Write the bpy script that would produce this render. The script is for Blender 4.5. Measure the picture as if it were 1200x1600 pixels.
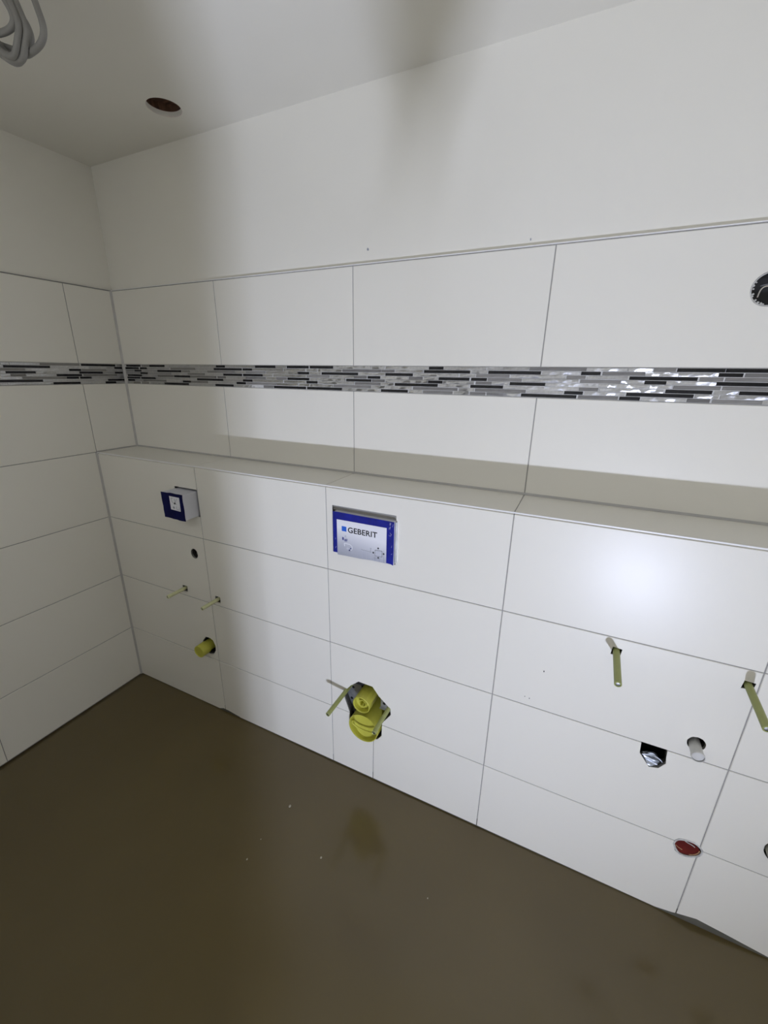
import bpy, bmesh, math, random, re
from mathutils import Vector, Matrix, Euler

# ---------------------------------------------------------------- scene set-up
for o in list(bpy.data.objects):
    bpy.data.objects.remove(o, do_unlink=True)
SC = bpy.context.scene
COL = SC.collection
random.seed(7)

# camera: ultra-wide phone lens, held at eye level
cam_d = bpy.data.cameras.new('camera')
cam_d.sensor_fit = 'VERTICAL'
cam_d.sensor_height = 24.0
cam_d.sensor_width = 18.0
cam_d.lens = 654.545 / 1600.0 * 24.0
cam_d.shift_x = (600.0 - 592.044) / 1600.0
cam_d.shift_y = (801.316 - 800.0) / 1600.0
cam_d.clip_start = 0.02
cam = bpy.data.objects.new('camera', cam_d)
COL.objects.link(cam)
RX = Vector((0.90021456, 0.43527638, 0.01217427))
RY = Vector((0.14912615, -0.28190589, -0.94778186))
RZ = Vector((-0.40911506, 0.85502254, -0.31868688))
m3 = Matrix((RX, -RY, -RZ)).transposed()
cam.matrix_world = Matrix.Translation((1.937737, -1.126437, 1.548858)) @ m3.to_4x4()
SC.camera = cam

# world: a closed, unlit building shell around the room
w = bpy.data.worlds.new('world')
SC.world = w
w.use_nodes = True
w.node_tree.nodes['Background'].inputs[0].default_value = (1.0, 0.95, 0.88, 1)
w.node_tree.nodes['Background'].inputs[1].default_value = 0.02

# the one lamp of the place: a small LED site lamp on the floor (its body is built at the end)
LAMP = Vector((2.43, -2.02, 0.235))
AIM = Vector((-0.79, 0.26, 0.555)).normalized()
ld = bpy.data.lights.new('site_lamp_light', 'AREA')
ld.shape = 'RECTANGLE'
ld.size = 0.060
ld.size_y = 0.050
ld.energy = 49.5
ld.color = (0.912, 1.0, 1.325)
lo = bpy.data.objects.new('site_lamp_light', ld)
COL.objects.link(lo)
lo.location = LAMP
lo.rotation_euler = AIM.to_track_quat('-Z', 'Y').to_euler()

SC.view_settings.view_transform = 'Standard'
SC.view_settings.look = 'None'
SC.view_settings.gamma = 1.0
SC.view_settings.use_curve_mapping = False
SC.view_settings.exposure = 0.0
try:
    SC.cycles.blur_glossy = 0.0          # let the glossy screed throw the lamp's light onto the wall foot
except Exception:
    pass

# ---------------------------------------------------------------- materials
def mat(name, color, rough=0.5, metal=0.0, spec=0.5, noise=0.0, nscale=8.0, bump=0.0, bscale=60.0,
        bdist=0.002, rand=0.0, trans=0.0, ndetail=4.0, stretch=None, emit=None, estr=0.0, rvar=0.0):
    m = bpy.data.materials.new(name)
    m.use_nodes = True
    nt = m.node_tree
    b = nt.nodes['Principled BSDF']
    b.inputs['Base Color'].default_value = (*color, 1)
    b.inputs['Roughness'].default_value = rough
    b.inputs['Metallic'].default_value = metal
    b.inputs['Specular IOR Level'].default_value = spec
    b.inputs['Transmission Weight'].default_value = trans
    if emit:
        b.inputs['Emission Color'].default_value = (*emit, 1)
        b.inputs['Emission Strength'].default_value = estr
    tc = nt.nodes.new('ShaderNodeTexCoord')
    src = tc.outputs['Object']
    if stretch:
        mp = nt.nodes.new('ShaderNodeMapping')
        mp.inputs['Scale'].default_value = stretch
        nt.links.new(src, mp.inputs['Vector'])
        src = mp.outputs['Vector']
    oi = nt.nodes.new('ShaderNodeObjectInfo')
    if noise or rand:
        hsv = nt.nodes.new('ShaderNodeHueSaturation')
        hsv.inputs['Color'].default_value = (*color, 1)
        add = nt.nodes.new('ShaderNodeMath'); add.operation = 'ADD'
        add.inputs[0].default_value = 1.0
        add.inputs[1].default_value = 0.0
        if noise:
            n = nt.nodes.new('ShaderNodeTexNoise')
            n.inputs['Scale'].default_value = nscale
            n.inputs['Detail'].default_value = ndetail
            nt.links.new(src, n.inputs['Vector'])
            mr = nt.nodes.new('ShaderNodeMapRange')
            mr.inputs['From Min'].default_value = 0.3
            mr.inputs['From Max'].default_value = 0.7
            mr.inputs['To Min'].default_value = 1 - noise
            mr.inputs['To Max'].default_value = 1 + noise
            nt.links.new(n.outputs['Fac'], mr.inputs['Value'])
            nt.links.new(mr.outputs['Result'], add.inputs[0])
        if rand:
            mr2 = nt.nodes.new('ShaderNodeMapRange')
            mr2.inputs['To Min'].default_value = -rand
            mr2.inputs['To Max'].default_value = rand
            nt.links.new(oi.outputs['Random'], mr2.inputs['Value'])
            nt.links.new(mr2.outputs['Result'], add.inputs[1])
        nt.links.new(add.outputs[0], hsv.inputs['Value'])
        nt.links.new(hsv.outputs['Color'], b.inputs['Base Color'])
    if rvar:
        n3 = nt.nodes.new('ShaderNodeTexNoise')
        n3.inputs['Scale'].default_value = nscale * 1.7
        nt.links.new(src, n3.inputs['Vector'])
        mr3 = nt.nodes.new('ShaderNodeMapRange')
        mr3.inputs['To Min'].default_value = max(0.05, rough - rvar)
        mr3.inputs['To Max'].default_value = rough + rvar
        nt.links.new(n3.outputs['Fac'], mr3.inputs['Value'])
        nt.links.new(mr3.outputs['Result'], b.inputs['Roughness'])
    if bump:
        n2 = nt.nodes.new('ShaderNodeTexNoise')
        n2.inputs['Scale'].default_value = bscale
        n2.inputs['Detail'].default_value = 3.0
        off = nt.nodes.new('ShaderNodeVectorMath'); off.operation = 'ADD'
        sc = nt.nodes.new('ShaderNodeMath'); sc.operation = 'MULTIPLY'
        sc.inputs[1].default_value = 40.0
        nt.links.new(oi.outputs['Random'], sc.inputs[0])
        nt.links.new(src, off.inputs[0])
        nt.links.new(sc.outputs[0], off.inputs[1])
        nt.links.new(off.outputs[0], n2.inputs['Vector'])
        bp = nt.nodes.new('ShaderNodeBump')
        bp.inputs['Strength'].default_value = bump
        bp.inputs['Distance'].default_value = bdist
        nt.links.new(n2.outputs['Fac'], bp.inputs['Height'])
        nt.links.new(bp.outputs['Normal'], b.inputs['Normal'])
    return m

M = {}
M['tile'] = mat('tile_white_satin', (0.83, 0.800, 0.705), 0.34, spec=0.36, rand=0.008, bump=0.05, bscale=90, bdist=0.0006)
M['grout'] = mat('grout_grey', (0.33, 0.32, 0.295), 0.85, noise=0.08, nscale=60)
M['mgrout'] = mat('mosaic_grout', (0.62, 0.61, 0.58), 0.8, noise=0.05, nscale=80)
M['silicone'] = mat('silicone_grey', (0.47, 0.455, 0.42), 0.45, noise=0.05, nscale=30)
M['paint'] = mat('wall_paint', (0.83, 0.800, 0.702), 0.75, spec=0.3, noise=0.012, nscale=3, bump=0.12, bscale=220, bdist=0.0006)
M['ceil'] = mat('ceiling_paint', (0.83, 0.800, 0.705), 0.85, spec=0.2, noise=0.012, nscale=2.5, bump=0.12, bscale=260, bdist=0.0006)
M['trimw'] = mat('edge_profile_white', (0.90, 0.89, 0.86), 0.3)
M['floor'] = mat('levelling_compound', (0.110, 0.080, 0.027), 0.50, spec=0.25, noise=0.08, nscale=2.2, bump=0.25, bscale=14, bdist=0.002, rvar=0.08)
M['floor'].node_tree.nodes['Principled BSDF'].inputs['Coat Weight'].default_value = 0.9
M['floor'].node_tree.nodes['Principled BSDF'].inputs['Coat Roughness'].default_value = 0.15
M['strip'] = mat('edge_strip_foam', (0.095, 0.088, 0.066), 0.8, noise=0.1, nscale=20)
M['black'] = mat('mosaic_black_glass', (0.006, 0.006, 0.007), 0.25, spec=0.35, noise=0.3, nscale=120, rand=0.2, bump=0.1, bscale=300, bdist=0.0004)
M['stone'] = mat('mosaic_grey_stone', (0.205, 0.196, 0.178), 0.6, spec=0.35, noise=0.18, nscale=90, rand=0.22, bump=0.3, bscale=300, bdist=0.0005, stretch=(0.3, 1, 1.6))
M['silver'] = mat('mosaic_brushed_aluminium', (0.50, 0.50, 0.50), 0.30, metal=1.0, noise=0.10, nscale=160, rand=0.10, bump=0.22, bscale=60, bdist=0.002, stretch=(1, 1, 1))
M['hole'] = mat('cavity_shade_dark', (0.035, 0.031, 0.026), 0.95, noise=0.3, nscale=30)  # dark tone paints in the shade inside the wall openings
M['blue'] = mat('blue_protective_film', (0.010, 0.016, 0.23), 0.34, noise=0.25, nscale=30, bump=0.35, bscale=60, bdist=0.002)
M['navy'] = mat('dark_blue_protective_film', (0.003, 0.004, 0.060), 0.6, spec=0.12, noise=0.2, nscale=30, bump=0.3, bscale=60, bdist=0.002)
M['plastic'] = mat('white_plastic', (0.62, 0.62, 0.65), 0.5, noise=0.05, nscale=20)
M['gap_shade'] = mat('gap_shade_grey', (0.30, 0.29, 0.265), 0.8, noise=0.05, nscale=30)  # grey carries the shade of the gap above the flush box
M['label'] = mat('printed_label_white', (0.82, 0.82, 0.84), 0.45)
M['ink'] = mat('print_black', (0.012, 0.012, 0.014), 0.5)
M['inkg'] = mat('print_grey', (0.33, 0.34, 0.37), 0.5)
M['inkl'] = mat('print_light_grey', (0.56, 0.57, 0.62), 0.5)
M['inkb'] = mat('print_blue', (0.02, 0.13, 0.62), 0.45)
M['inkn'] = mat('print_navy', (0.04, 0.05, 0.22), 0.5)
M['inkw'] = mat('print_white', (0.86, 0.86, 0.88), 0.5)
M['sleeve'] = mat('sleeve_yellow_green', (0.32, 0.345, 0.11), 0.45, noise=0.06, nscale=40, bump=0.1, bscale=80, bdist=0.001)
M['sleevep'] = mat('sleeve_pale_yellow', (0.60, 0.60, 0.33), 0.45, noise=0.06, nscale=40)
M['yellow'] = mat('plug_yellow', (0.52, 0.50, 0.065), 0.42, noise=0.06, nscale=25, bump=0.05, bscale=60, bdist=0.001)
M['steel'] = mat('galvanised_steel', (0.50, 0.51, 0.51), 0.42, metal=0.85, noise=0.18, nscale=50, bump=0.1, bscale=120, bdist=0.001)
M['thread'] = mat('threaded_steel', (0.62, 0.62, 0.60), 0.35, metal=1.0, noise=0.1, nscale=90)
M['foil'] = mat('aluminium_foil', (0.66, 0.70, 0.76), 0.42, metal=0.65, bump=0.4, bscale=90, bdist=0.002)
M['milky'] = mat('milky_plug', (0.62, 0.61, 0.57), 0.35, spec=0.5, noise=0.06, nscale=60)
M['red'] = mat('red_plug', (0.115, 0.006, 0.004), 0.38, noise=0.2, nscale=40)
M['mortar'] = mat('chipped_mortar', (0.55, 0.54, 0.50), 0.9, noise=0.25, nscale=90)
M['rust'] = mat('rust_edge', (0.42, 0.22, 0.11), 0.6, noise=0.2, nscale=80)
M['beige'] = mat('beige_pipe', (0.40, 0.39, 0.31), 0.5, noise=0.1, nscale=30)
M['dark'] = mat('black_plastic', (0.012, 0.012, 0.012), 0.45)
M['wire'] = mat('cream_wire', (0.55, 0.50, 0.40), 0.5)
M['cable'] = mat('grey_cable_sheath', (0.27, 0.262, 0.24), 0.5, noise=0.06, nscale=20)
M['wood'] = mat('brown_timber', (0.15, 0.075, 0.042), 0.8, noise=0.5, nscale=22, stretch=(1, 5, 1), bump=0.3, bscale=60, bdist=0.003)
M['board'] = mat('plasterboard_edge', (0.70, 0.60, 0.54), 0.9, noise=0.12, nscale=70)
M['crumb'] = mat('mortar_crumb', (0.36, 0.32, 0.23), 0.9)
M['lampbody'] = mat('lamp_black_housing', (0.02, 0.02, 0.02), 0.5)
M['lampframe'] = mat('lamp_yellow_frame', (0.55, 0.38, 0.03), 0.4)
M['lampglass'] = mat('lamp_lit_glass', (0.8, 0.8, 0.8), 0.3, emit=(0.95, 0.98, 1.0), estr=6.0)

# printed label of the flush panel: white stock with a grey printed shade across its lower half
def label_gradient():
    m = bpy.data.materials.new('printed_label_shaded')
    m.use_nodes = True
    nt = m.node_tree
    b = nt.nodes['Principled BSDF']
    b.inputs['Roughness'].default_value = 0.42
    tc = nt.nodes.new('ShaderNodeTexCoord')
    sp = nt.nodes.new('ShaderNodeSeparateXYZ')
    nt.links.new(tc.outputs['Generated'], sp.inputs[0])
    mx = nt.nodes.new('ShaderNodeMath'); mx.operation = 'MULTIPLY_ADD'
    mx.inputs[1].default_value = 0.22
    nt.links.new(sp.outputs['X'], mx.inputs[0])
    nt.links.new(sp.outputs['Z'], mx.inputs[2])
    cr = nt.nodes.new('ShaderNodeValToRGB')
    e = cr.color_ramp.elements
    e[0].position = 0.0; e[0].color = (0.36, 0.37, 0.41, 1)
    e[1].position = 0.80; e[1].color = (0.84, 0.84, 0.86, 1)
    k = e.new(0.30); k.color = (0.47, 0.48, 0.53, 1)
    nt.links.new(mx.outputs[0], cr.inputs['Fac'])
    nt.links.new(cr.outputs['Color'], b.inputs['Base Color'])
    return m
M['labelg'] = label_gradient()

# ---------------------------------------------------------------- helpers
def tag(o, label=None, cat=None, group=None, kind=None):
    if label: o['label'] = label
    if cat: o['category'] = cat
    if group: o['group'] = group
    if kind: o['kind'] = kind
    return o

def link(name, me, m=None, parent=None, loc=None, rot=None):
    o = bpy.data.objects.new(name, me)
    COL.objects.link(o)
    if m is not None and not me.materials:
        me.materials.append(M[m] if isinstance(m, str) else m)
    if parent is not None: o.parent = parent
    if loc is not None: o.location = loc
    if rot is not None: o.rotation_euler = rot
    return o

def empty(name, loc=(0, 0, 0)):
    o = bpy.data.objects.new(name, None)
    o.empty_display_size = 0.02
    COL.objects.link(o)
    o.location = loc
    return o

def to_mesh(bm, name, smooth=False):
    bmesh.ops.recalc_face_normals(bm, faces=bm.faces[:])
    me = bpy.data.meshes.new(name)
    bm.to_mesh(me); bm.free()
    if smooth:
        for p in me.polygons: p.use_smooth = True
    return me

def bx(bm, x0, x1, y0, y1, z0, z1, bev=0.0):
    r = bmesh.ops.create_cube(bm, size=1.0)
    vs = r['verts']
    for v in vs:
        v.co = Vector(((x0 + x1) / 2 + v.co.x * (x1 - x0), (y0 + y1) / 2 + v.co.y * (y1 - y0), (z0 + z1) / 2 + v.co.z * (z1 - z0)))
    if bev:
        es = list({e for v in vs for e in v.link_edges})
        bmesh.ops.bevel(bm, geom=es, offset=bev, segments=2, affect='EDGES', profile=0.5)

def box(name, x0, x1, y0, y1, z0, z1, m, parent=None, bev=0.0):
    bm = bmesh.new(); bx(bm, x0, x1, y0, y1, z0, z1, bev)
    return link(name, to_mesh(bm, name), m, parent)

def prism(bm, pts, y0, y1):
    """polygon given in (x, z), extruded along y"""
    a = [bm.verts.new((x, y0, z)) for x, z in pts]
    b = [bm.verts.new((x, y1, z)) for x, z in pts]
    n = len(pts)
    bm.faces.new(a); bm.faces.new(list(reversed(b)))
    for i in range(n):
        bm.faces.new((a[i], b[i], b[(i + 1) % n], a[(i + 1) % n]))

def poly(name, pts, y0, y1, m, parent=None):
    bm = bmesh.new(); prism(bm, pts, y0, y1)
    return link(name, to_mesh(bm, name), m, parent)

def circle(cx, cz, r, n=32, rz=None, jitter=0.0, ph=0.0, rnd=random):
    rz = rz or r
    return [(cx + r * (1 + rnd.uniform(-jitter, jitter)) * math.cos(ph + 2 * math.pi * i / n),
             cz + rz * (1 + rnd.uniform(-jitter, jitter)) * math.sin(ph + 2 * math.pi * i / n)) for i in range(n)]

def lathe(bm, prof, n=36, axis='y', c=(0, 0, 0)):
    """profile of (radius, offset) turned about an axis through c"""
    rings = []
    for r, t in prof:
        ring = []
        for i in range(n):
            a = 2 * math.pi * i / n
            p = (c[0] + r * math.cos(a), c[1] + t, c[2] + r * math.sin(a)) if axis == 'y' else \
                (c[0] + r * math.cos(a), c[1] + r * math.sin(a), c[2] + t)
            ring.append(bm.verts.new(p))
        rings.append(ring)
    for k in range(len(rings) - 1):
        for i in range(n):
            bm.faces.new((rings[k][i], rings[k][(i + 1) % n], rings[k + 1][(i + 1) % n], rings[k + 1][i]))
    return rings

def turned(name, prof, m, parent, c, axis='y', n=36, cap0=False, cap1=False):
    bm = bmesh.new()
    rg = lathe(bm, prof, n, axis, c)
    if cap0: bm.faces.new(rg[0])
    if cap1: bm.faces.new(rg[-1])
    o = link(name, to_mesh(bm, name), m, parent)
    for p in o.data.polygons: p.use_smooth = len(p.vertices) == 4
    try:
        o.data.set_sharp_from_angle(angle=math.radians(35))
    except Exception:
        pass
    return o

def tube(name, pts, r, m, parent=None, res=4, cyclic=False, smooth=True):
    cu = bpy.data.curves.new(name, 'CURVE')
    cu.dimensions = '3D'
    sp = cu.splines.new('NURBS' if smooth else 'POLY')
    sp.points.add(len(pts) - 1)
    for p, c in zip(sp.points, pts): p.co = (*c, 1)
    if smooth:
        sp.use_endpoint_u = True; sp.order_u = 4
    sp.use_cyclic_u = cyclic
    cu.bevel_depth = r; cu.bevel_resolution = res; cu.resolution_u = 6; cu.use_fill_caps = True
    t = bpy.data.objects.new(name, cu)
    COL.objects.link(t)
    me = bpy.data.meshes.new_from_object(t.evaluated_get(bpy.context.evaluated_depsgraph_get()))
    bpy.data.objects.remove(t); bpy.data.curves.remove(cu)
    me.materials.clear()
    for p in me.polygons: p.use_smooth = True
    me.name = name
    return link(name, me, m, parent)

def cut(o, cutters, flank=None):
    """carve prisms (lists of (pts, y0, y1)) or ready meshes out of one object"""
    o.data = o.data.copy()
    tmp = []
    for c in cutters:
        if isinstance(c, bpy.types.Mesh): me = c
        else:
            bm = bmesh.new(); prism(bm, *c); me = to_mesh(bm, 'cutter')
        if flank: me.materials.append(M[flank])
        k = bpy.data.objects.new('cutter', me); COL.objects.link(k); tmp.append(k)
        md = o.modifiers.new('cut', 'BOOLEAN'); md.operation = 'DIFFERENCE'; md.object = k; md.solver = 'EXACT'
        if flank: md.material_mode = 'TRANSFER'
    bpy.context.view_layer.update()
    dg = bpy.context.evaluated_depsgraph_get()
    me = bpy.data.meshes.new_from_object(o.evaluated_get(dg))
    o.modifiers.clear()
    o.data = me
    for k in tmp: bpy.data.objects.remove(k)

def text_mesh(name, body, size, bold, m, parent, loc, sx=1.0):
    cu = bpy.data.curves.new(name, 'FONT')
    cu.body = body; cu.size = size; cu.extrude = 0.0001; cu.offset = bold; cu.space_character = 1.04
    cu.align_x = 'LEFT'
    t = bpy.data.objects.new(name, cu); COL.objects.link(t)
    me = bpy.data.meshes.new_from_object(t.evaluated_get(bpy.context.evaluated_depsgraph_get()))
    bpy.data.objects.remove(t); bpy.data.curves.remove(cu)
    me.materials.clear()
    for v in me.vertices:
        v.co = Vector((v.co.x * sx, -v.co.z, v.co.y))
    return link(name, me, m, parent, loc=loc)

# ---------------------------------------------------------------- measured layout (metres)
D = 0.1948                       # ledge depth = set-back of the upper wall
H = 1.1948                       # top of the ledge
RZS = [0.003, 0.2899, 0.5879, 0.8903, H]
XS = [0.0, 0.5999, 1.2019, 1.8039, 2.4059, 3.0079, 3.25]
B0, B1, ZT, ZC = 1.4851, 1.5672, 1.8675, 2.320
XR, YB, YH = 3.25, -1.60, -2.75  # right wall, added light-blocking partition, back wall
G = 0.0028                       # joint width
TT = 0.009                       # tile thickness

# ---------------------------------------------------------------- floor
def make_floor():
    bm = bmesh.new()
    rnd = random.Random(3)
    nx, ny = 66, 62
    x0, x1, y0, y1 = -0.02, XR + 0.02, YH, 0.06
    vs = []
    for j in range(ny + 1):
        row = []
        for i in range(nx + 1):
            x = x0 + (x1 - x0) * i / nx; y = y0 + (y1 - y0) * j / ny
            z = 0.0012 * math.sin(3.1 * x + 1.7 * y) + 0.0010 * math.sin(5.3 * y - 2.1 * x + 1) + rnd.uniform(-.0002, .0002)
            row.append(bm.verts.new((x, y, z)))
        vs.append(row)
    for j in range(ny):
        for i in range(nx):
            bm.faces.new((vs[j][i], vs[j][i + 1], vs[j + 1][i + 1], vs[j + 1][i]))
    r = bmesh.ops.extrude_face_region(bm, geom=bm.faces[:])
    for g in r['geom']:
        if isinstance(g, bmesh.types.BMVert): g.co.z = -0.06
    me = to_mesh(bm, 'floor')
    for p in me.polygons: p.use_smooth = abs(p.normal.z) > 0.5
    return me
fl = link('floor', make_floor(), 'floor')
tag(fl, 'smooth dark brown levelled screed floor', 'floor', kind='structure')

# ---------------------------------------------------------------- tiles
_tm = {}
def tile_mesh(w_, h_, t=TT, c=0.0011):
    key = (round(w_, 4), round(h_, 4), t)
    if key not in _tm:
        bm = bmesh.new()
        f = [bm.verts.new(p) for p in ((c, 0, c), (w_ - c, 0, c), (w_ - c, 0, h_ - c), (c, 0, h_ - c))]
        e = [bm.verts.new(p) for p in ((0, c, 0), (w_, c, 0), (w_, c, h_), (0, c, h_))]
        b = [bm.verts.new(p) for p in ((0, t, 0), (w_, t, 0), (w_, t, h_), (0, t, h_))]
        bm.faces.new(f); bm.faces.new(list(reversed(b)))
        for A, Bq in ((f, e), (e, b)):
            for i in range(4):
                bm.faces.new((A[i], Bq[i], Bq[(i + 1) % 4], A[(i + 1) % 4]))
        me = to_mesh(bm, 'tile'); me.materials.append(M['tile'])
        _tm[key] = me
    return _tm[key]

def tile(parent, side, a0, a1, b0, b1, g=G, name='tile'):
    """side: front (y=0), upper (y=D), left (x=0), top (z=H); a = horizontal run, b = vertical run"""
    a0 += g / 2; a1 -= g / 2; b0 += g / 2; b1 -= g / 2
    me = tile_mesh(a1 - a0, b1 - b0)
    if side == 'front': return link(name, me, None, parent, (a0, 0, b0))
    if side == 'upper': return link(name, me, None, parent, (a0, D, b0))
    if side == 'left': return link(name, me, None, parent, (0, a0, b0), (0, 0, math.pi / 2))
    if side == 'top': return link(name, me, None, parent, (a0, b0, H), (-math.pi / 2, 0, 0))

# ---- openings in the lower wall, (x, z) outlines
rh = random.Random(11)
HO = {
    'control': [(0.474, 0.985), (0.5985, 0.985), (0.5985, 1.0985), (0.474, 1.0985)],
    'stub': circle(0.5360, 0.8110, 0.0205, 28, 0.0225),
    'rod_a': [(0.430, 0.611), (0.460, 0.610), (0.461, 0.638), (0.431, 0.638)],
    'rod_b': [(0.626, 0.605), (0.655, 0.606), (0.656, 0.633), (0.627, 0.634)],
    'drain': [(0.505, 0.335), (0.513, 0.372), (0.534, 0.399), (0.560, 0.4005), (0.578, 0.394), (0.590, 0.368), (0.588, 0.343), (0.573, 0.319), (0.548, 0.311), (0.520, 0.315)],
    'flush': [(1.2255, 0.962), (1.4590, 0.962), (1.4590, 1.1285), (1.4535, 1.1290), (1.2265, 1.1298)],
    'closet': [(1.254, 0.374), (1.2897, 0.4217), (1.3228, 0.4522), (1.3817, 0.4518), (1.4082, 0.4189), (1.4556, 0.3802), (1.4575, 0.3539),
               (1.4232, 0.3002), (1.4215, 0.2377), (1.4056, 0.2144), (1.36, 0.192), (1.305, 0.205), (1.2850, 0.250), (1.2826, 0.2939)],
    'rod_c': [(2.0935, 0.8385), (2.1165, 0.8395), (2.1185, 0.8600), (2.0960, 0.8625)],
    'rod_d': [(2.3735, 0.8360), (2.3960, 0.8390), (2.3985, 0.8575), (2.3760, 0.8590)],
    'foil': [(2.2115, 0.5900), (2.2725, 0.5900), (2.2745, 0.5620), (2.2775, 0.5440), (2.2640, 0.5205), (2.2425, 0.5140), (2.2140, 0.5520)],
    'pipe': circle(2.3262, 0.6385, 0.0205, 24, 0.021, 0.03, rnd=rh),
    'red': [(2.3465, 0.2790), (2.3480, 0.2950), (2.3560, 0.3065), (2.3700, 0.3105), (2.3900, 0.3130), (2.4060, 0.3040), (2.4155, 0.2930),
            (2.4150, 0.2770), (2.4060, 0.2620), (2.3900, 0.2510), (2.3700, 0.2465), (2.3560, 0.2560)],
    'beige': circle(2.556, 0.384, 0.031, 24, 0.034, 0.04, rnd=rh),
    'chip_l': [(0.560, -0.02), (0.562, 0.005), (0.590, 0.0165), (0.625, 0.0150), (0.690, 0.0075), (0.700, -0.02)],
    'chip_r': [(2.335, -0.02), (2.345, 0.004), (2.395, 0.0140), (2.4060, 0.0180), (2.4540, 0.0307), (2.5200, 0.0232), (2.6250, 0.0090), (2.72, 0.004), (2.73, -0.02)],
}
def bb(pts):
    xs = [p[0] for p in pts]; zs = [p[1] for p in pts]
    return min(xs), max(xs), min(zs), max(zs)

# lower installation wall: board with grout face, hollow behind
wl = box('wall_front_lower', -0.010, XR, 0.0020, 0.022, 0.0, H - 0.009, 'grout')
tag(wl, 'low white tiled installation wall with a shelf ledge on top', 'wall', kind='structure')
cut(wl, [(pts, -0.05, 0.05) for k, pts in HO.items() if not k.startswith('chip')], 'hole')  # flanks of the openings coloured dark as shade
for i in range(len(XS) - 1):
    for j in range(4):
        cols = [(XS[i], XS[i + 1])]
        if i == 2 and j == 0: cols = [(XS[2], 1.3870), (1.3870, XS[3])]
        for a0, a1 in cols:
            z0, z1 = RZS[j], RZS[j + 1]
            if j == 3: z1 = H - 0.0056
            if i == 0: a0 = 0.004
            o = tile(wl, 'front', a0, a1, z0, z1)
            cs = []
            for k, pts in HO.items():
                q = bb(pts)
                if q[0] < a1 and q[1] > a0 and q[2] < z1 and q[3] > z0:
                    cs.append((pts, -0.03, 0.03))
            if cs: cut(o, cs)
box('edge_strip', -0.0, XR, 0.0012, 0.0060, 0.0, 0.036, 'strip', wl)
box('cavity_shade_panel', 0.0, XR, 0.115, 0.19, 0.0, H - 0.03, 'hole', wl)  # dark panel added so the openings look unlit
# ledge
box('ledge_board', -0.008, XR, 0.0100, D + 0.02, H - 0.024, H - 0.0020, 'grout', wl)
LX = [0.004] + XS[1:]
for i in range(len(LX) - 1):
    tile(wl, 'top', LX[i], LX[i + 1], 0.0038, D - 0.003, name='ledge_tile')
tr = box('edge_profile', 0.004, XR, -0.0012, 0.0026, H - 0.0038, H + 0.0004, 'trimw', wl, bev=0.0008)
# dirt specks on the tiles
for x, z, r in ((1.9403, 0.7253, 0.0022), (1.8991, 0.6183, 0.0014), (1.9124, 0.6165, 0.0016)):
    poly('dirt_speck', circle(x, z, r * 0.75, 9, r * 1.3, 0.2, rnd=rh), -0.0006, 0.0010, 'dark', wl)

# upper front wall
wu = box('wall_front', -0.12, XR + 0.1, D + 0.0125, D + 0.12, 0.0, ZC + 0.02, 'paint')
tag(wu, 'tall white painted wall above the tiled band', 'wall', kind='structure')
gb = box('grout_bed', -0.005, XR, D + 0.0020, D + 0.0130, H - 0.012, ZT + 0.0012, 'grout', wu)
ehole = circle(2.2690, 1.7365, 0.0375, 36, 0.0370)
ecut = [(p[0], p[1]) for p in ehole]
for i in range(len(XS) - 1):
    for z0, z1 in ((H + 0.003, B0), (B1, ZT)):
        a0 = 0.004 if i == 0 else XS[i]
        o = tile(wu, 'upper', a0, XS[i + 1], z0, z1)
        q = bb(ehole)
        if q[0] < XS[i + 1] and q[1] > a0 and q[2] < z1 and q[3] > z0:
            cut(o, [(ecut, D - 0.03, D + 0.03)])
cut(gb, [(ecut, D - 0.05, D + 0.05)])
cut(wu, [(ecut, D - 0.05, D + 0.065)])
poly('dirt_speck', circle(1.2499, 1.9109, 0.0032, 10, 0.0036, 0.2, rnd=rh), D + 0.0115, D + 0.0130, 'inkg', wu)
poly('dirt_speck', circle(1.737, 1.888, 0.0015, 8, 0.003, 0.2, rnd=rh), D + 0.0115, D + 0.0130, 'inkg', wu)
box('edge_profile', 0.0, XR, D - 0.0006, D + 0.0130, ZT + 0.0012, ZT + 0.0034, 'trimw', wu)

# left wall
wlft = box('wall_left', -0.14, -0.0095, YH - 0.1, D + 0.12, 0.0, ZC + 0.02, 'paint')
tag(wlft, 'white side wall tiled to above the mosaic band, painted on top', 'wall', kind='structure')
box('grout_bed', -0.0100, -0.0020, YB, D + 0.004, 0.0, ZT, 'grout', wlft)
YS = [YB, -1.2060, -0.6030, -0.0010]
for i in range(3):
    for j in range(4):
        tile(wlft, 'left', YS[i], YS[i + 1] - (0.003 if i == 2 else 0), RZS[j], RZS[j + 1])
    for z0, z1 in ((H, B0), (B1, ZT)):
        tile(wlft, 'left', YS[i], YS[i + 1] + 0.001, z0, z1)
for z0, z1 in ((H + 0.003, B0), (B1, ZT)):
    tile(wlft, 'left', 0.0000, D - 0.004, z0, z1)
box('edge_profile', -0.0100, 0.0004, YB, D, ZT + 0.0002, ZT + 0.0024, 'grout', wlft)

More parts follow.
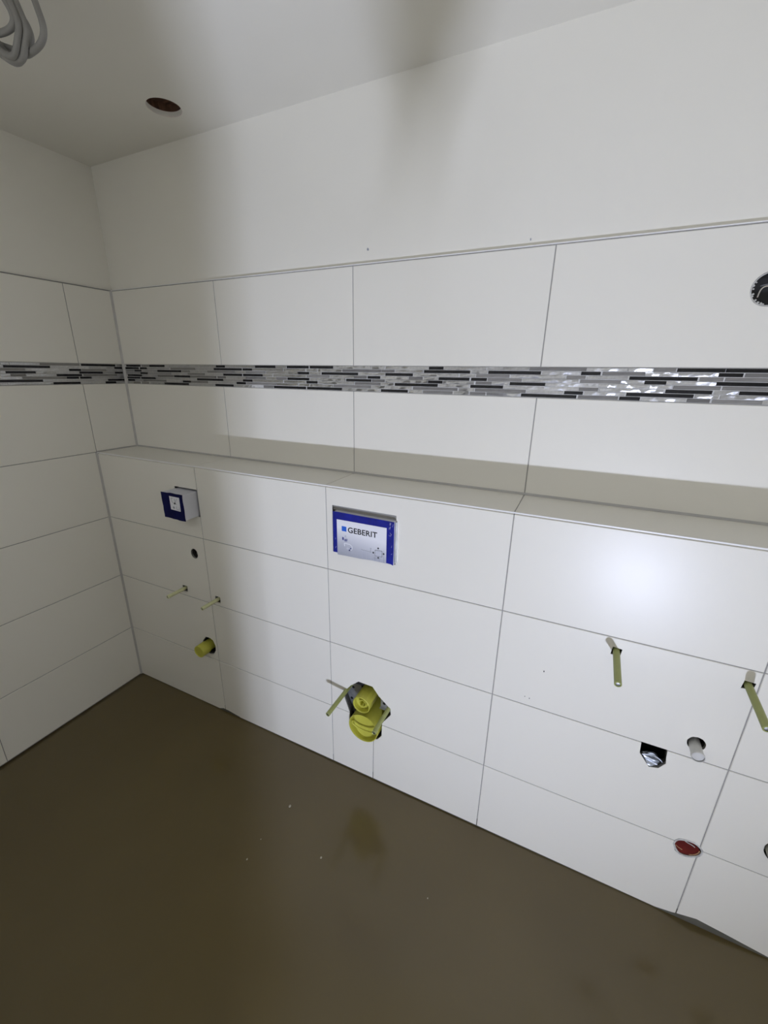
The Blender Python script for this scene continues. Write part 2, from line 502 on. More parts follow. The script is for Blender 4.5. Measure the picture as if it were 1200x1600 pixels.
# silicone joints
def bead(name, pts3, label):
    bm = bmesh.new()
    a, b, dirs = pts3
    A = [bm.verts.new(Vector(a) + Vector(d)) for d in dirs]
    Bq = [bm.verts.new(Vector(b) + Vector(d)) for d in dirs]
    n = len(dirs)
    bm.faces.new(A); bm.faces.new(list(reversed(Bq)))
    for i in range(n): bm.faces.new((A[i], Bq[i], Bq[(i + 1) % n], A[(i + 1) % n]))
    tag(link(name, to_mesh(bm, name), 'silicone'), label, 'silicone joint', kind='structure')
s = 0.0075
bead('trim_1', ((0, 0, 0.002), (0, 0, H - 0.002), [(-0.004, 0.004, 0), (s, 0.0005, 0), (s * .5, -s * .5, 0), (0.0005, -s, 0)]), 'grey silicone joint up the corner below the ledge')
bead('trim_2', ((0, D, H), (0, D, ZT), [(-0.004, 0.004, 0), (s, 0.0005, 0), (s * .5, -s * .5, 0), (0.0005, -s, 0)]), 'grey silicone joint up the corner above the ledge')
bead('trim_3', ((0.002, D, H), (XR, D, H), [(0, 0.004, -0.004), (0, -s * .8, 0.0004), (0, -s * .45, s * .35), (0, -0.0004, s * .8)]), 'grey silicone joint along the back of the ledge')
bead('trim_4', ((0, 0.0, H), (0, D - 0.003, H), [(-0.004, 0, -0.004), (0.0004, 0, s * .6), (s * .3, 0, s * .3), (s * .6, 0, 0.0004)]), 'grey silicone joint at the left end of the ledge')

# ---------------------------------------------------------------- mosaic border
MF = """K17-116 G122-169 K173-269 S271-569 K569-619 S621-771 K774-867 S869-921 K922-1018 K1024-1120 S1123-1269 S1272-1320 S1322-1471 K1473-1520 S1521-1653 S1655-1774 G1774-1923 S1923-2018 S2020-2077 G2078-2125 K2127-2226 K2228-2322
K10-100 K109-154 S154-305 G305-453 S453-557 K557-704 K709-754 S757-904 S907-1004 S1007-1056 S1059-1155 G1159-1305 G1308-1354 S1357-1455 K1456-1606 S1606-1659 K1659-1807 S1808-1910 K1910-1958 G1962-2060 S2060-2132 S2133-2214 K2214-2262 G2265-2325
S12-69 K69-117 S117-222 K222-367 G372-418 S418-520 G520-668 S668-724 G724-819 S822-972 K972-1019 S1023-1069 K1073-1219 S1221-1321 K1322-1420 S1422-1624 G1624-1721 S1723-1875 G1875-1923 S1923-2026 K2026-2175 G2178-2226 G2229-2333
S13-106 K106-157 S157-405 G405-504 S504-606 K606-703 K710-805 S808-854 S857-1006 G1008-1105 S1109-1204 G1206-1253 K1256-1304 S1306-1405 G1407-1453 S1457-1506 K1507-1604 K1609-1657 G1659-1757 S1758-1908 G1910-2009 S2009-2063 K2063-2110 S2110-2214 K2214-2336
K15-116 S116-221 G221-318 K322-418 G418-566 G573-618 S618-722 G722-820 S820-872 G872-919 K922-1019 S1022-1171 K1174-1269 G1273-1320 S1323-1471 K1473-1519 S1521-1620 G1624-1672 S1672-1724 K1724-1822 S1822-1957 S1957-2075 S2076-2126 G2126-2226 G2228-2338
K12-101 K109-202 S202-457 K457-603 S603-707 K707-753 S753-904 S906-1004 K1007-1054 S1057-1205 G1208-1304 S1306-1353 K1358-1504 S1507-1607 K1609-1706 S1708-1820 S1822-1910 G1910-1959 S1959-2110 K2112-2211 S2213-2263 K2263-2346
K14-63 S63-120 G120-270 S270-372 K372-418 G418-517 S517-673 K673-718 G722-870 S870-970 S973-1018 S1021-1120 G1122-1269 S1273-1318 S1318-1419 G1421-1570 S1572-1622 G1624-1771 S1771-1874 K1874-1923 S1923-2026 K2026-2175 S2175-2227 S2228-2349
S11-51 G51-95 G104-156 S156-255 K255-405 S405-555 K555-655 S655-804 G806-855 K857-1003 K1009-1155 S1158-1254 S1256-1304 K1307-1404 S1408-1455 G1457-1554 S1558-1607 G1609-1656 S1658-1758 K1760-1907 G1911-2010 K2013-2059 S2060-2162 G2162-2210 G2213-2313 S2313-2357""".split('\n')
ML = """S-273--250 S-248--146 G-146-4 K6-158 S161-188
S-276--266 K-266--112 S-112-150 K150-186
G-278--200 S-200--43 K-43-5 G7-111 S111-187
S-280--265 K-265--164 S-164--5 K-5-94 S94-149 K149-186
S-283--251 G-251--200 S-200--96 K-96-6 G8-159 S159-187
S-285--215 G-215--59 K-59--9 K-7-43 S43-188
K-288--148 S-148-111 K111-189
S-290--266 S-266--112 K-112--8 S-8-98 K98-147 S147-187""".split('\n')
def split_long(items):
    out = []
    for k, a, b in items:
        while b - a > 160:
            out.append((k, a, a + 148)); a += 150
        out.append((k, a, b))
    return out
def extend(items, start, end, rnd, step=1):
    out = []; x = start; prev = None
    while (x < end) if step > 0 else (x > end):
        L = rnd.choice((48, 98, 98, 148))
        k = rnd.choice('KGSSS')
        if k == prev == 'K': k = 'S'
        prev = k
        out.append((k, x + 2, x + 2 + L) if step > 0 else (k, x - 2 - L, x - 2))
        x += (L + 2) * step
    return out
_sm = {}
def stick_mesh(k, L, h_):
    """one mosaic stick lying along local x, face to -y; metal sticks have a hand-planed, uneven face"""
    v = random.randrange(4) if k == 'S' else 0
    key = (k, L, v)
    if key in _sm: return _sm[key]
    bm = bmesh.new()
    l = L / 1000.0; t = 0.007; c = 0.0006
    n = max(2, int(l / 0.009)) if k == 'S' else 1
    rr = random.Random(hash(key) % 9973 if False else (L * 7 + v * 131 + ord(k)))
    rows = []
    for i in range(n + 1):
        u = l * i / n
        dy = rr.uniform(-0.0006, 0.0006) if k == 'S' and 0 < i < n else 0.0
        tl = rr.uniform(-0.0011, 0.0011) if k == 'S' else 0.0
        e = c if i == 0 else (-c if i == n else 0)
        rows.append([bm.verts.new((u, t, 0)), bm.verts.new((u, c, 0)), bm.verts.new((u + e, dy - tl, c)), bm.verts.new((u + e, dy + tl, h_ - c)),
                     bm.verts.new((u, c, h_)), bm.verts.new((u, t, h_))])
    for i in range(n):
        for q in range(5):
            bm.faces.new((rows[i][q], rows[i][q + 1], rows[i + 1][q + 1], rows[i + 1][q]))
    bm.faces.new(rows[0]); bm.faces.new(list(reversed(rows[n])))
    me = to_mesh(bm, 'mosaic_stick')
    if k == 'S':
        for p in me.polygons: p.use_smooth = p.normal.y < -0.8
        me.set_sharp_from_angle(angle=math.radians(40))
    me.materials.append(M[{'K': 'black', 'G': 'stone', 'S': 'silver'}[k]])
    _sm[key] = me
    return me

def mosaic(parent, rows, side):
    rnd = random.Random(21)
    if side == 'front':
        bed = box('mosaic_border', 0.0, XR, D + 0.0016, D + 0.0095, B0 + 0.0004, B1 - 0.0004, 'mgrout', parent)
    else:
        bed = box('mosaic_border', -0.0095, -0.0016, YB, D, B0 + 0.0004, B1 - 0.0004, 'mgrout', parent)
    P = (B1 - B0) / 8
    hh = P - 0.0017
    for i, r in enumerate(rows):
        it = [(k, int(a), int(b)) for k, a, b in re.findall(r'([KGS])(-?\d+)-(-?\d+)', r)]
        it = split_long(it)
        if side == 'front': it += extend(it, it[-1][2], int(XR * 1000) - 110, rnd, 1)
        else: it += extend(it, it[0][1], -900, rnd, -1)
        z = B1 - (i + 1) * P + 0.00085
        for k, a, b in it:
            L = b - a
            for std in (48, 98, 148):
                if abs(L - std) <= 5: L = std
            if L < 6: continue
            me = stick_mesh(k, L, hh)
            dx = (b - a - L) / 2000.0
            tx = rnd.gauss(0, 0.035) if k == 'S' else rnd.gauss(0, 0.006)
            tz = rnd.gauss(0, 0.008) if k == 'S' else 0.0
            pr_ = rnd.uniform(-0.0006, 0.0004)
            if side == 'front':
                link('mosaic_stick', me, None, bed, (a / 1000.0 + dx, D + pr_, z), (tx, 0, tz))
            else:
                link('mosaic_stick', me, None, bed, (-pr_, a / 1000.0 + dx, z), (tx, 0, math.pi / 2 + tz))
    return bed
mosaic(wu, MF, 'front')
mosaic(wlft, ML, 'left')

# ---------------------------------------------------------------- ceiling, rest of the shell
ce = box('ceiling', -0.14, XR + 0.1, YH, D + 0.12, ZC, ZC + 0.014, 'ceil')
tag(ce, 'plain white painted ceiling with one round cut-out', 'ceiling', kind='structure')
CHX, CHY, CHR = 0.614, 0.053, 0.052
bm = bmesh.new()
rg = lathe(bm, [(CHR, -0.05), (CHR, 0.06)], 40, 'z', (CHX, CHY, ZC))
bm.faces.new(rg[0]); bm.faces.new(rg[1])
cut(ce, [to_mesh(bm, 'cutter')])
turned('hole_edge', [(CHR - 0.0015, 0.0012), (CHR + 0.0015, 0.0), (CHR + 0.0015, 0.014), (CHR - 0.0015, 0.014)], 'board', ce, (CHX, CHY, ZC), 'z', 40)
box('ceiling_batten', CHX - 0.16, CHX + 0.16, CHY - 0.16, CHY + 0.14, ZC + 0.036, ZC + 0.06, 'wood', ce)
turned('hole_lining', [(CHR + 0.004, 0.014), (CHR + 0.006, 0.038)], 'wood', ce, (CHX, CHY, ZC), 'z', 40)

wr = box('wall_right', XR, XR + 0.1, YH, D + 0.12, 0.0, ZC + 0.02, 'paint')
tag(wr, 'plain white painted end wall', 'wall', kind='structure')
wp = box('wall_light_blocker', -0.14, 2.095, YB - 0.10, YB, 0.0, 1.08, 'paint')  # added unseen wall, blocks the lamp to shade the left side
tag(wp, 'added half-height white wall behind the viewer, shading the left side', 'wall', kind='structure')
wh = box('wall_back', -0.14, XR + 0.1, YH - 0.1, YH, 0.0, ZC + 0.02, 'paint')
tag(wh, 'plain white painted back wall of the room', 'wall', kind='structure')

# ---------------------------------------------------------------- fittings
def mount_rod(x, z, y_tip, label, m='sleeve', group=None, y_in=0.06, r=0.0085, droop=0.0):
    t = empty('mounting_rod', (x, 0, z))
    t.rotation_euler = (droop, 0, 0)
    turned('sleeve', [(r * .62, y_tip + 0.001), (r * .80, y_tip), (r, y_tip + 0.0015), (r, y_in)], m, t, (0, 0, 0), n=24)
    turned('threaded_rod', [(0.0, y_tip + 0.0022), (r * .56, y_tip + 0.0026), (r * .62, y_tip + 0.005), (r * .62, y_in)], 'thread', t, (0, 0, 0), n=20)
    tag(t, label, 'mounting rod', group)
    return t
mount_rod(0.4425, 0.6235, -0.088, 'pale yellow sleeved rod under the blue-faced box, away from the tile joint', 'sleevep', r=0.0078)
mount_rod(0.6385, 0.6180, -0.084, 'pale yellow sleeved rod beside the vertical tile joint above the yellow capped drain', 'sleevep', r=0.0078)
mount_rod(1.2715, 0.3925, -0.136, 'yellow-green sleeved rod on the left of the large toilet pipe opening', r=0.0080)
mount_rod(1.4480, 0.3780, -0.122, 'yellow-green sleeved rod on the right of the large toilet pipe opening', r=0.0080)
mount_rod(2.1058, 0.8500, -0.126, 'yellow-green sleeved rod hanging out below the bright lamp reflection', r=0.0085, droop=0.09)
mount_rod(2.3860, 0.8470, -0.135, 'yellow-green sleeved rod close to the tile joint above the white pipe stub', r=0.0085, droop=0.07)

# blue-faced control box on the left (urinal rough-in)
t = empty('control_box', (0.5345, 0, 0.987)); tag(t, 'white plastic box with dark blue face sticking out of the tiles', 'wall box')
hx0, hx1, hz0, hz1, hy = -0.0565, 0.0585, 0.0, 0.1045, -0.0645
bm = bmesh.new(); bx(bm, hx0, hx1, hy + 0.0006, 0.075, hz0, hz1, 0.003)
link('housing', to_mesh(bm, 'housing'), 'plastic', t)
rj = random.Random(5)
edge = []
def ragged(x0, z0, x1, z1, n, amp):
    for i in range(n):
        f = i / n
        edge.append((x0 + (x1 - x0) * f + rj.uniform(-amp, amp), z0 + (z1 - z0) * f + rj.uniform(-amp, amp)))
ragged(hx0 - .001, hz0 - .001, hx1 + .001, hz0 - .002, 7, .0016)
ragged(hx1 + .001, hz0 - .002, hx1 - .001, hz1, 8, .0012)
ragged(hx1 - .001, hz1, hx0 - .003, hz1 + .001, 7, .0016)
ragged(hx0 - .003, hz1 + .001, hx0 - .001, hz0 - .001, 7, .0014)
poly('blue_face', edge, hy - 0.0008, hy + 0.0008, 'navy', t)
st = poly('sticker', [(-0.0135, 0.0385), (0.0400, 0.0360), (0.0410, 0.0925), (-0.0140, 0.0930)], hy - 0.0014, hy - 0.0006, 'label', t)
def bar2(name, x0, z0, x1, z1, wd, y, m, parent, th=0.0004):
    dx, dz = x1 - x0, z1 - z0; L = math.hypot(dx, dz) or 1; nx, nz = -dz / L * wd / 2, dx / L * wd / 2
    return poly(name, [(x0 + nx, z0 + nz), (x1 + nx, z1 + nz), (x1 - nx, z1 - nz), (x0 - nx, z0 - nz)], y - th, y, m, parent)
ys = hy - 0.0013
for a in ((-.006, .086, .006, .086), (-.006, .086, -.002, .072), (-.002, .072, .009, .064), (.009, .064, .024, .064), (.014, .086, .014, .066), (.026, .086, .014, .066)):
    bar2('printed_line', *a, 0.0016, ys, 'inkg', st)
poly('printed_mark', circle(0.013, 0.066, 0.0042, 10), ys - 0.0005, ys, 'ink', st)
poly('printed_mark', circle(0.004, 0.048, 0.0045, 8, 0.005), ys - 0.0004, ys, 'inkg', st)
for a in ((.020, .055, .020, .043), (.020, .043, .034, .041), (.034, .041, .035, .053)):
    bar2('printed_line', *a, 0.0014, ys, 'inkg', st)

# round water connection below it
t = empty('water_stub', (0.536, 0, 0.811)); tag(t, 'dark round hole with a dull metal water stub inside', 'pipe stub')
turned('socket', [(0.0065, 0.022), (0.0095, 0.022), (0.0095, 0.07)], 'beige', t, (-0.002, 0, -0.008), n=24)
turned('bore', [(0.0066, 0.0225), (0.0060, 0.06), (0.0, 0.06)], 'dark', t, (-0.002, 0, -0.008), n=24)

# yellow capped urinal drain
t = empty('drain_pipe', (0.5300, 0, 0.3440)); tag(t, 'yellow capped drain pipe poking out of an octagonal dark hole', 'drain pipe')
turned('pipe', [(0.0255, -0.030), (0.0255, 0.10)], 'yellow', t, (0, 0, 0))
turned('cap', [(0.0, -0.0405), (0.0255, -0.0410), (0.0275, -0.0435), (0.0285, -0.0420), (0.0285, 0.000), (0.0255, 0.002)], 'yellow', t, (0, 0, 0))

# flush plate box
t = empty('flush_box', (1.3455, 0, 0.968)); tag(t, 'cistern service box with blue film border and printed white label', 'wall box')
fy = -0.0135
X0, X1, Z1 = -0.1085, 0.1130, 0.1455
bm = bmesh.new(); bx(bm, X0 + 0.001, X1 + 0.0005, fy + 0.0006, 0.10, -0.001, Z1 - 0.001, 0.0015)
link('housing', to_mesh(bm, 'housing'), 'plastic', t)
bf = poly('blue_film', [(X0, 0.001), (X0 + .020, 0.0015), (X0 + .020, -.0005), (X1 - .024, 0.0005), (X1 - .010, 0.0), (X1 - .001, -.003), (X1, 0.04), (X1, Z1 - .002), (X1 - .05, Z1 - .001), (X0 + .09, Z1 - .0005), (X0 + .02, Z1 + .0005), (X0, Z1)],
          fy - 0.0006, fy + 0.0008, 'blue', t)
rf = random.Random(4)
for k in range(12):                                   # scuffs on the film
    cx, cz = (X1 - .012 + rf.uniform(-.007, .007), rf.uniform(.09, .135)) if k < 8 else (rf.choice((X0 + .008, X1 - .008)), rf.uniform(.01, .1))
    bar2('scuff', cx, cz, cx + rf.uniform(-.004, .004), cz + rf.uniform(.004, .010), rf.uniform(.0005, .0012), fy - 0.0006, 'inkl', bf, 0.0002)
LX0, LX1, LZ0, LZ1 = -0.0935, 0.0880, -0.0035, 0.1205
lb = poly('label', [(LX0 + .001, LZ0 - .002), (LX0 + .03, LZ0 - .001), (LX0 + .09, LZ0), (LX0 + .13, LZ0 + .003), (LX1, LZ0 + .003), (LX1 - .0005, LZ1), (LX0, LZ1)], fy - 0.0013, fy - 0.0004, 'labelg', t)
yl = fy - 0.0013
def mark(pts, m, name='printed_mark'): return poly(name, pts, yl - 0.0004, yl, m, lb)
mark([(-0.0745, 0.0830), (-0.0570, 0.0825), (-0.0570, 0.0997), (-0.0745, 0.1000)], 'inkb', 'blue_square')
text_mesh('lettering', 'GEBERIT', 0.0263, 0.0005, 'ink', lb, (-0.0520, yl - 0.0002, 0.0815), 1.05)
# small pictograms: cistern icon and toilet icon
mark([(-0.073, .052), (-0.068, .050), (-0.067, .060), (-0.073, .062)], 'inkn')
mark([(-0.064, .048), (-0.060, .047), (-0.060, .056), (-0.064, .057)], 'inkn')
mark([(-0.058, .049), (-0.055, .048), (-0.054, .057), (-0.057, .058)], 'inkn')
mark([(-0.066, .062), (-0.056, .061), (-0.060, .071)], 'inkl')
for c in ((-.066, .040, -.045, .040), (-.045, .040, -.036, .034), (-.036, .034, -.037, .022), (-.037, .022, -.048, .016), (-.066, .040, -.064, .030)):
    bar2('printed_line', *c, 0.0022, yl, 'inkw', lb)
mark(circle(-.052, .024, .006, 12, .004), 'inkl'); mark(circle(-.046, .0185, .003, 10, .003), 'inkn'); mark(circle(-.041, .026, .003, 10, .002), 'inkn')
# tile-grid drawing with the opening and four arrows
for k in range(6): bar2('printed_line', .002 + .0155 * k, LZ0 + .004, .002 + .0155 * k, .028 + .003 * k, 0.0006, yl, 'inkl' if k < 3 else 'inkg', lb)
for k in range(3): bar2('printed_line', -.005 + .01 * k, .028 - .011 * k, LX1 - .002, .036 - .011 * k, 0.0006, yl, 'inkl', lb)
mark([(.048, .018), (.074, .019), (.074, .040), (.048, .039)], 'ink'); poly('printed_mark', [(.049, .019), (.073, .020), (.073, .039), (.049, .038)], yl - 0.0006, yl, 'inkl', lb)
for px, pz in ((.0595, .0465), (.060, .0135), (.0420, .0280), (.0790, .0310)):
    mark([(px - .0036, pz), (px, pz - .0036), (px + .0036, pz), (px, pz + .0036)], 'ink')
for c in ((-.002, .031, .036, .028), (.032, .028, .033, .040), (.030, .042, .036, .041), (.043, .010, .054, .011), (.048, .006, .049, .011)):
    bar2('printed_line', *c, 0.0010, yl, 'inkg', lb)
box('gap_shade_board', -0.1205, 0.1130, 0.0070, 0.0120, Z1 - 0.002, Z1 + 0.018, 'gap_shade', t)  # grey board painted as the shaded gap over the box
# lip along the right-hand side
box('side_flange', X1 + 0.0012, X1 + 0.0055, fy + 0.004, 0.006, 0.004, Z1 - 0.003, 'steel', t, bev=0.0006)

# toilet connection: flush pipe, waste pipe, bracket
t = empty('flush_pipe', (1.3545, 0, 0.3875)); tag(t, 'narrow yellow flush pipe plug above the wide yellow waste pipe', 'pipe')
turned('pipe', [(0.0300, -0.036), (0.0325, -0.040), (0.0345, -0.038), (0.0345, 0.10)], 'yellow', t, (0, 0, 0))
turned('plug', [(0.0310, -0.037), (0.0300, -0.020), (0.0, -0.018)], 'yellow', t, (0, 0, 0))
turned('plug_collar', [(0.0120, -0.018), (0.0120, -0.034), (0.0150, -0.034), (0.0150, -0.018)], 'yellow', t, (0.004, 0, 0.006), n=28)
turned('plug_pin', [(0.0, -0.040), (0.0050, -0.039), (0.0055, -0.018)], 'yellow', t, (0.002, 0, -0.004), n=18)
for k in range(6):
    a = math.radians(-10 + 24 * k)
    c, s_ = math.cos(a), math.sin(a)
    box('rib', 0.0340 * c - 0.0009, 0.0340 * c + 0.0009, -0.034, 0.05, 0.0340 * s_ - 0.0009, 0.0340 * s_ + 0.0009, 'yellow', t)
t = empty('waste_pipe', (1.3530, 0, 0.2630)); tag(t, 'wide yellow waste pipe with a slanted inner lid at the toilet opening', 'pipe')
turned('pipe', [(0.0560, -0.017), (0.0580, -0.022), (0.0605, -0.022), (0.0605, 0.10)], 'yellow', t, (0, 0, 0), n=48)
turned('inner_wall', [(0.0565, -0.019), (0.0555, 0.060)], 'yellow', t, (0, 0, 0), n=48)
bm = bmesh.new()                                        # slanted lid inside
n = 40; top = []; 
ringv = [bm.verts.new((0.0558 * math.cos(2 * math.pi * i / n), 0.012 + 0.016 * math.sin(2 * math.pi * i / n), 0.0558 * math.sin(2 * math.pi * i / n))) for i in range(n)]
cv = bm.verts.new((0, 0.020, 0))
for i in range(n): bm.faces.new((ringv[i], ringv[(i + 1) % n], cv))
o = link('lid', to_mesh(bm, 'lid', True), 'yellow', t)
arc = [(0.050 * math.cos(math.radians(a)), -0.016 + 0.006 * abs(math.sin(math.radians(a))), 0.004 + 0.046 * math.sin(math.radians(a)) * 0.55) for a in range(160, 375, 12)]
tube('lid_lip', arc, 0.0032, 'yellow', t, 3)
t = empty('steel_bracket', (1.36, 0.03, 0.34)); tag(t, 'galvanised steel bracket inside the toilet pipe opening', 'bracket')
bm = bmesh.new(); bx(bm, -0.125, -0.042, 0.004, 0.0065, -0.008, 0.065, 0.001); bx(bm, -0.125, -0.072, 0.004, 0.0065, -0.075, -0.008, 0.001)
link('left_plate', to_mesh(bm, 'plate'), 'steel', t)
bm = bmesh.new(); bx(bm, 0.040, 0.125, 0.004, 0.0065, -0.004, 0.050, 0.001); bx(bm, 0.040, 0.125, -0.006, 0.005, -0.0005, 0.0015, 0.0)
link('right_plate', to_mesh(bm, 'plate'), 'steel', t)
for x, z in ((-.078, .045), (-.085, -.01), (-.075, -.03), (.055, .02), (.070, .03)):
    turned('bolt_hole', [(0.0, 0.0030), (0.0055, 0.0032), (0.0060, 0.0042)], 'dark', t, (x, 0, z), n=16)

# basin connections on the right
t = empty('foil_plug', (2.245, 0, 0.518)); tag(t, 'crumpled aluminium foil stuffed into a dark pipe hole', 'foil plug')
bm = bmesh.new()
bmesh.ops.create_icosphere(bm, subdivisions=4, radius=1.0)
rz = random.Random(8)
ph = [(Vector((rz.uniform(-1, 1), rz.uniform(-1, 1), rz.uniform(-1, 1))).normalized(), rz.uniform(2.5, 7), rz.uniform(0, 6)) for _ in range(9)]
for v in bm.verts:
    d = v.co.normalized(); k = 1.0
    for n_, fq, p_ in ph: k += 0.045 * (1 - abs(math.sin(fq * d.dot(n_) + p_)) * 2)
    v.co = Vector((d.x * 0.034 * k, 0.024 + d.y * 0.020 * k, d.z * 0.026 * k))
link('crumpled_foil', to_mesh(bm, 'foil'), 'foil', t)
tube('foil_rim', [(0.031 * math.cos(a) + rz.uniform(-.001, .001), 0.012 + rz.uniform(-.002, .002), 0.008 + 0.021 * math.sin(a)) for a in [2 * math.pi * i / 14 for i in range(14)]], 0.0016, 'foil', t, 2, True)

t = empty('pipe_stub', (2.3245, 0, 0.6325)); tag(t, 'short milky white plugged pipe stub sticking out of the tiles', 'pipe stub')
turned('pipe', [(0.0128, -0.0405), (0.0138, -0.0420), (0.0152, -0.0410), (0.0152, -0.034), (0.0138, -0.031), (0.0138, 0.06)], 'milky', t, (0, 0, 0), n=32)
turned('plug', [(0.0, -0.0375), (0.0132, -0.0380)], 'milky', t, (0, 0, 0), n=32)

t = empty('red_plug', (2.381, 0, 0.280)); tag(t, 'dark red round plug in a chipped hole at the tile joint crossing', 'pipe plug')
red = [(-.0305, .006), (-.0255, .0135), (-.0270, .0235), (-.012, .027), (.006, .0235), (.020, .0165), (.027, .008), (.0275, -.006), (.018, -.020), (.002, -.0265), (-.016, -.0270), (-.026, -.016), (-.031, -.004)]
poly('plug_face', red, 0.0030, 0.05, 'red', t)
rq = random.Random(2)
rim = [(x - 2.381, 0.0025, z - 0.280) for x, z in HO['red']]
tube('chipped_rim', [(x * .95, y - .002 + rq.uniform(-.001, .001), z * .95) for x, y, z in rim], 0.0027, 'mortar', t, 2, True)
tube('rust_ring', [(0.027, 0.002, 0.006), (0.0265, 0.0015, -0.006), (0.018, 0.0015, -0.017), (0.008, 0.002, -0.020)], 0.0015, 'rust', t, 2)
tube('rust_streak', [(-0.027, 0.002, -0.004), (-0.020, 0.002, -0.011), (-0.010, 0.002, -0.013)], 0.0013, 'rust', t, 2)
tube('paper_scrap', [(-0.010, 0.0015, 0.023), (0.000, 0.001, 0.018), (0.008, 0.0015, 0.0195), (0.014, 0.001, 0.014)], 0.0013, 'mortar', t, 2)

t = empty('pipe_socket', (2.556, 0, 0.384)); tag(t, 'beige pipe socket in the tile right of the red plug', 'pipe socket')
turned('pipe', [(0.021, -0.018), (0.0235, -0.022), (0.0265, -0.020), (0.0265, 0.06)], 'beige', t, (0, 0, 0), n=32)
turned('bore', [(0.0215, -0.019), (0.0205, 0.04), (0.0, 0.04)], 'dark', t, (0, 0, 0), n=32)

# electrical box in the upper wall
t = empty('socket_box', (2.2690, D, 1.7365)); tag(t, 'round black electrical box set in the upper tiles', 'electrical box')
turned('cup', [(0.0340, 0.004), (0.0345, 0.003), (0.0350, 0.004), (0.0345, 0.050), (0.0, 0.052)], 'dark', t, (0, 0, 0), n=36)
rq = random.Random(6)
tube('plaster_rim', [(0.0358 * math.cos(a), 0.003 + rq.uniform(-.001, .002), 0.0354 * math.sin(a)) for a in [2 * math.pi * i / 26 for i in range(26)]], 0.0019, 'mortar', t, 2, True)
for k in range(9):
    a = math.radians(150 + 14 * k + rq.uniform(-6, 6)); rr = 0.0325 + rq.uniform(-.002, .001); s_ = rq.uniform(.0018, .0034)
    bm = bmesh.new(); bmesh.ops.create_icosphere(bm, subdivisions=1, radius=s_)
    for v in bm.verts: v.co += Vector((rq.uniform(-.0008, .0008) + rr * math.cos(a), 0.005, rr * math.sin(a)))
    link('mortar_blob', to_mesh(bm, 'blob'), 'mortar', t)
tube('wire', [(-0.016, 0.020, -0.014), (-0.017, 0.014, -0.006), (-0.015, 0.012, 0.004), (-0.006, 0.012, 0.008), (0.006, 0.014, 0.006), (0.012, 0.024, 0.0)], 0.0014, 'wire', t, 3)
tube('wire', [(-0.015, 0.024, 0.009), (-0.004, 0.018, 0.013), (0.008, 0.020, 0.012), (0.014, 0.030, 0.004)], 0.0013, 'inkg', t, 3)

# cable coil hanging from the ceiling
t = empty('cable_coil', (0.80, -0.46, ZC)); tag(t, 'grey electric cable coiled up and hanging from the ceiling', 'cable')
CB = [[(740, -450, 2275), (770, -450, 2250), (784, -450, 2236), (804, -450, 2219), (825, -450, 2199), (833, -450, 2183), (837, -450, 2172), (832, -450, 2161), (818, -450, 2155), (796, -450, 2148), (779, -450, 2142), (758, -450, 2148), (735, -450, 2162), (708, -450, 2178), (682, -450, 2205)],
      [(870, -461, 2237), (882, -461, 2218), (889, -461, 2194), (896, -461, 2176), (898, -461, 2161), (891, -461, 2149), (873, -461, 2141), (845, -461, 2139), (824, -461, 2138), (802, -461, 2151), (766, -461, 2165), (734, -461, 2179), (707, -461, 2204)],
      [(825, -472, 2243), (840, -472, 2219), (848, -472, 2202), (854, -472, 2188), (862, -472, 2171), (863, -472, 2158), (851, -472, 2147), (842, -472, 2136), (832, -472, 2125), (812, -472, 2126), (788, -472, 2141), (759, -472, 2169), (736, -472, 2200)],
      [(747, -483, 2180), (776, -483, 2171), (811, -483, 2166), (832, -483, 2166), (846, -483, 2171), (848, -483, 2181), (840, -483, 2196), (829, -483, 2211), (813, -483, 2232)]]
off = Vector((0.80, -0.46, ZC))
def cloop(pts): return [Vector((x / 1000, y / 1000, z / 1000)) - off for x, y, z in pts]
L = [cloop(p) for p in CB]
top = Vector((0.70, -0.48, ZC)) - off
full = L[0] + [L[0][-1] + Vector((-.02, -.004, .05)), L[1][0] + Vector((-.10, 0, .055)), L[1][0] + Vector((-.03, 0, .03))] + L[1]
tube('cable', [top + Vector((0, 0, .02)), top + Vector((.01, .005, -.02))] + full, 0.0058, 'cable', t, 4)
full2 = L[2] + [L[2][-1] + Vector((-.01, 0, .04)), L[2][0] + Vector((-.06, 0, .03))] + [v + Vector((-.006, -.009, .004)) for v in L[2]]
tube('cable', [top + Vector((.02, -.01, .02)), top + Vector((.05, -.005, -.03))] + full2, 0.0058, 'cable', t, 4)
tube('cable', L[3], 0.0058, 'cable', t, 4)

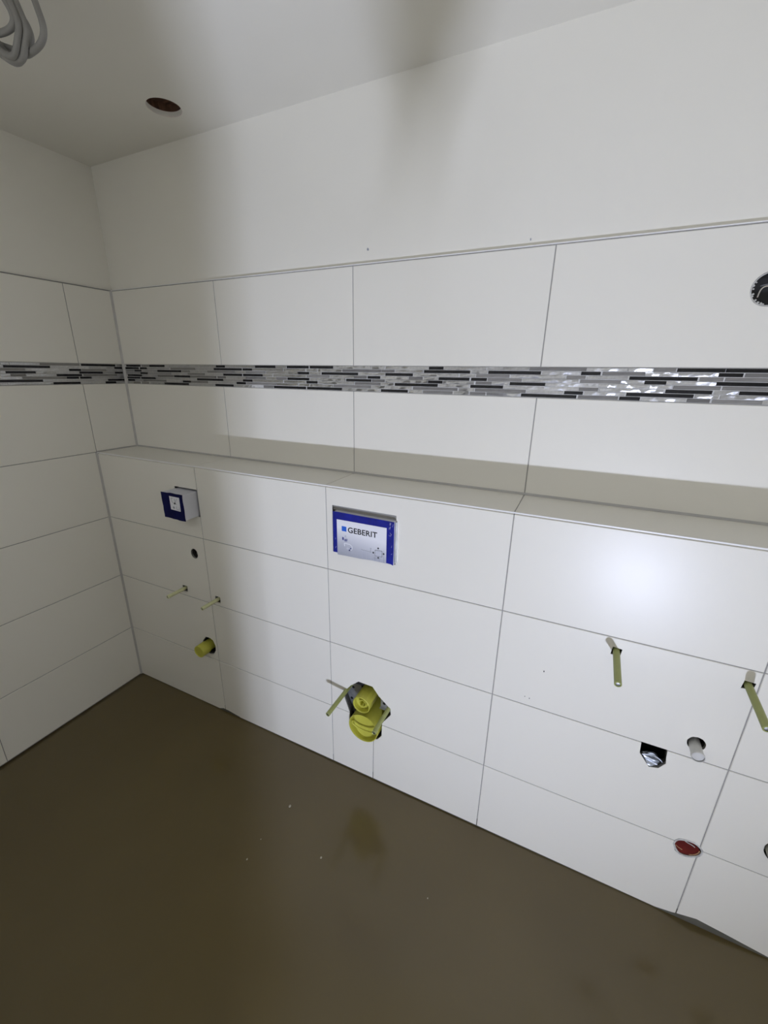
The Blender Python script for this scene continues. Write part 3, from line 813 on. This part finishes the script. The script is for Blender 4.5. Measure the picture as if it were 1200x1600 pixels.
# crumbs on the floor
for x, y, s_ in ((1.1584, -0.2384, 0.0042), (1.1414, -0.4482, 0.0026), (1.36, -0.335, 0.0030), (1.72, -0.285, 0.0018), (1.14, -0.378, 0.0016)):
    bm = bmesh.new(); bmesh.ops.create_icosphere(bm, subdivisions=2, radius=s_)
    for v in bm.verts: v.co = Vector((v.co.x * random.uniform(.8, 1.2), v.co.y * random.uniform(1.0, 1.5), v.co.z * random.uniform(.5, .8) + s_ * .4))
    o = link('mortar_crumb', to_mesh(bm, 'crumb'), 'crumb', None, (x, y, 0.0))
    tag(o, 'largest pale mortar crumb on the brown floor below the toilet pipes' if s_ > 0.004 else 'tiny pale mortar crumb lying on the brown floor', 'crumb', 'crumbs on the screed')

# ---------------------------------------------------------------- the site lamp
t = empty('site_lamp', (LAMP.x, LAMP.y, 0.0)); tag(t, 'small LED site lamp standing on the floor behind the added partition', 'work lamp')
q = AIM.to_track_quat('-Z', 'Y')
def lampbox(name, sx, sy, z0, z1, m, bev=0.004):
    bm = bmesh.new(); bx(bm, -sx / 2, sx / 2, -sy / 2, sy / 2, z0, z1, bev)
    o = link(name, to_mesh(bm, name), m, t)
    o.rotation_mode = 'QUATERNION'; o.rotation_quaternion = q; o.location = (0, 0, LAMP.z)
    return o
lampbox('housing', 0.15, 0.13, 0.006, 0.05, 'lampbody', 0.008)
lampbox('lit_glass', 0.07, 0.06, 0.0015, 0.007, 'lampglass', 0.001)
tube('stand', [(-.09, -.02, .012), (-.10, -.09, .012), (.10, -.09, .012), (.10, .10, .012), (-.10, .10, .012), (-.10, -.02, .012)], 0.009, 'lampframe', t, 4, False, False)
for sgn in (-1, 1):
    tube('upright', [(.10 * sgn, -.05, .012), (.10 * sgn, -.04, .18), (.078 * sgn, -.035, .215)], 0.009, 'lampframe', t, 4, False, False)

tube('shadow_arm', [(0.0, -.03, .20), (-.03, .06, .30), (-.12, .26, .44), (-.215, .46, .58), (-.232, .51, .70)], 0.006, 'lampframe', t, 4)  # added unseen arm, carries the grip that shadows the ceiling
turned('shadow_grip', [(0.004, 0.680), (0.016, 0.712), (0.027, 0.755), (0.029, 0.81), (0.029, 1.02), (0.0, 1.025)], 'lampbody', t, (-.235, .515, 0), 'z', 24)  # added blocker, shaped to cast the soft dark patch on the ceiling
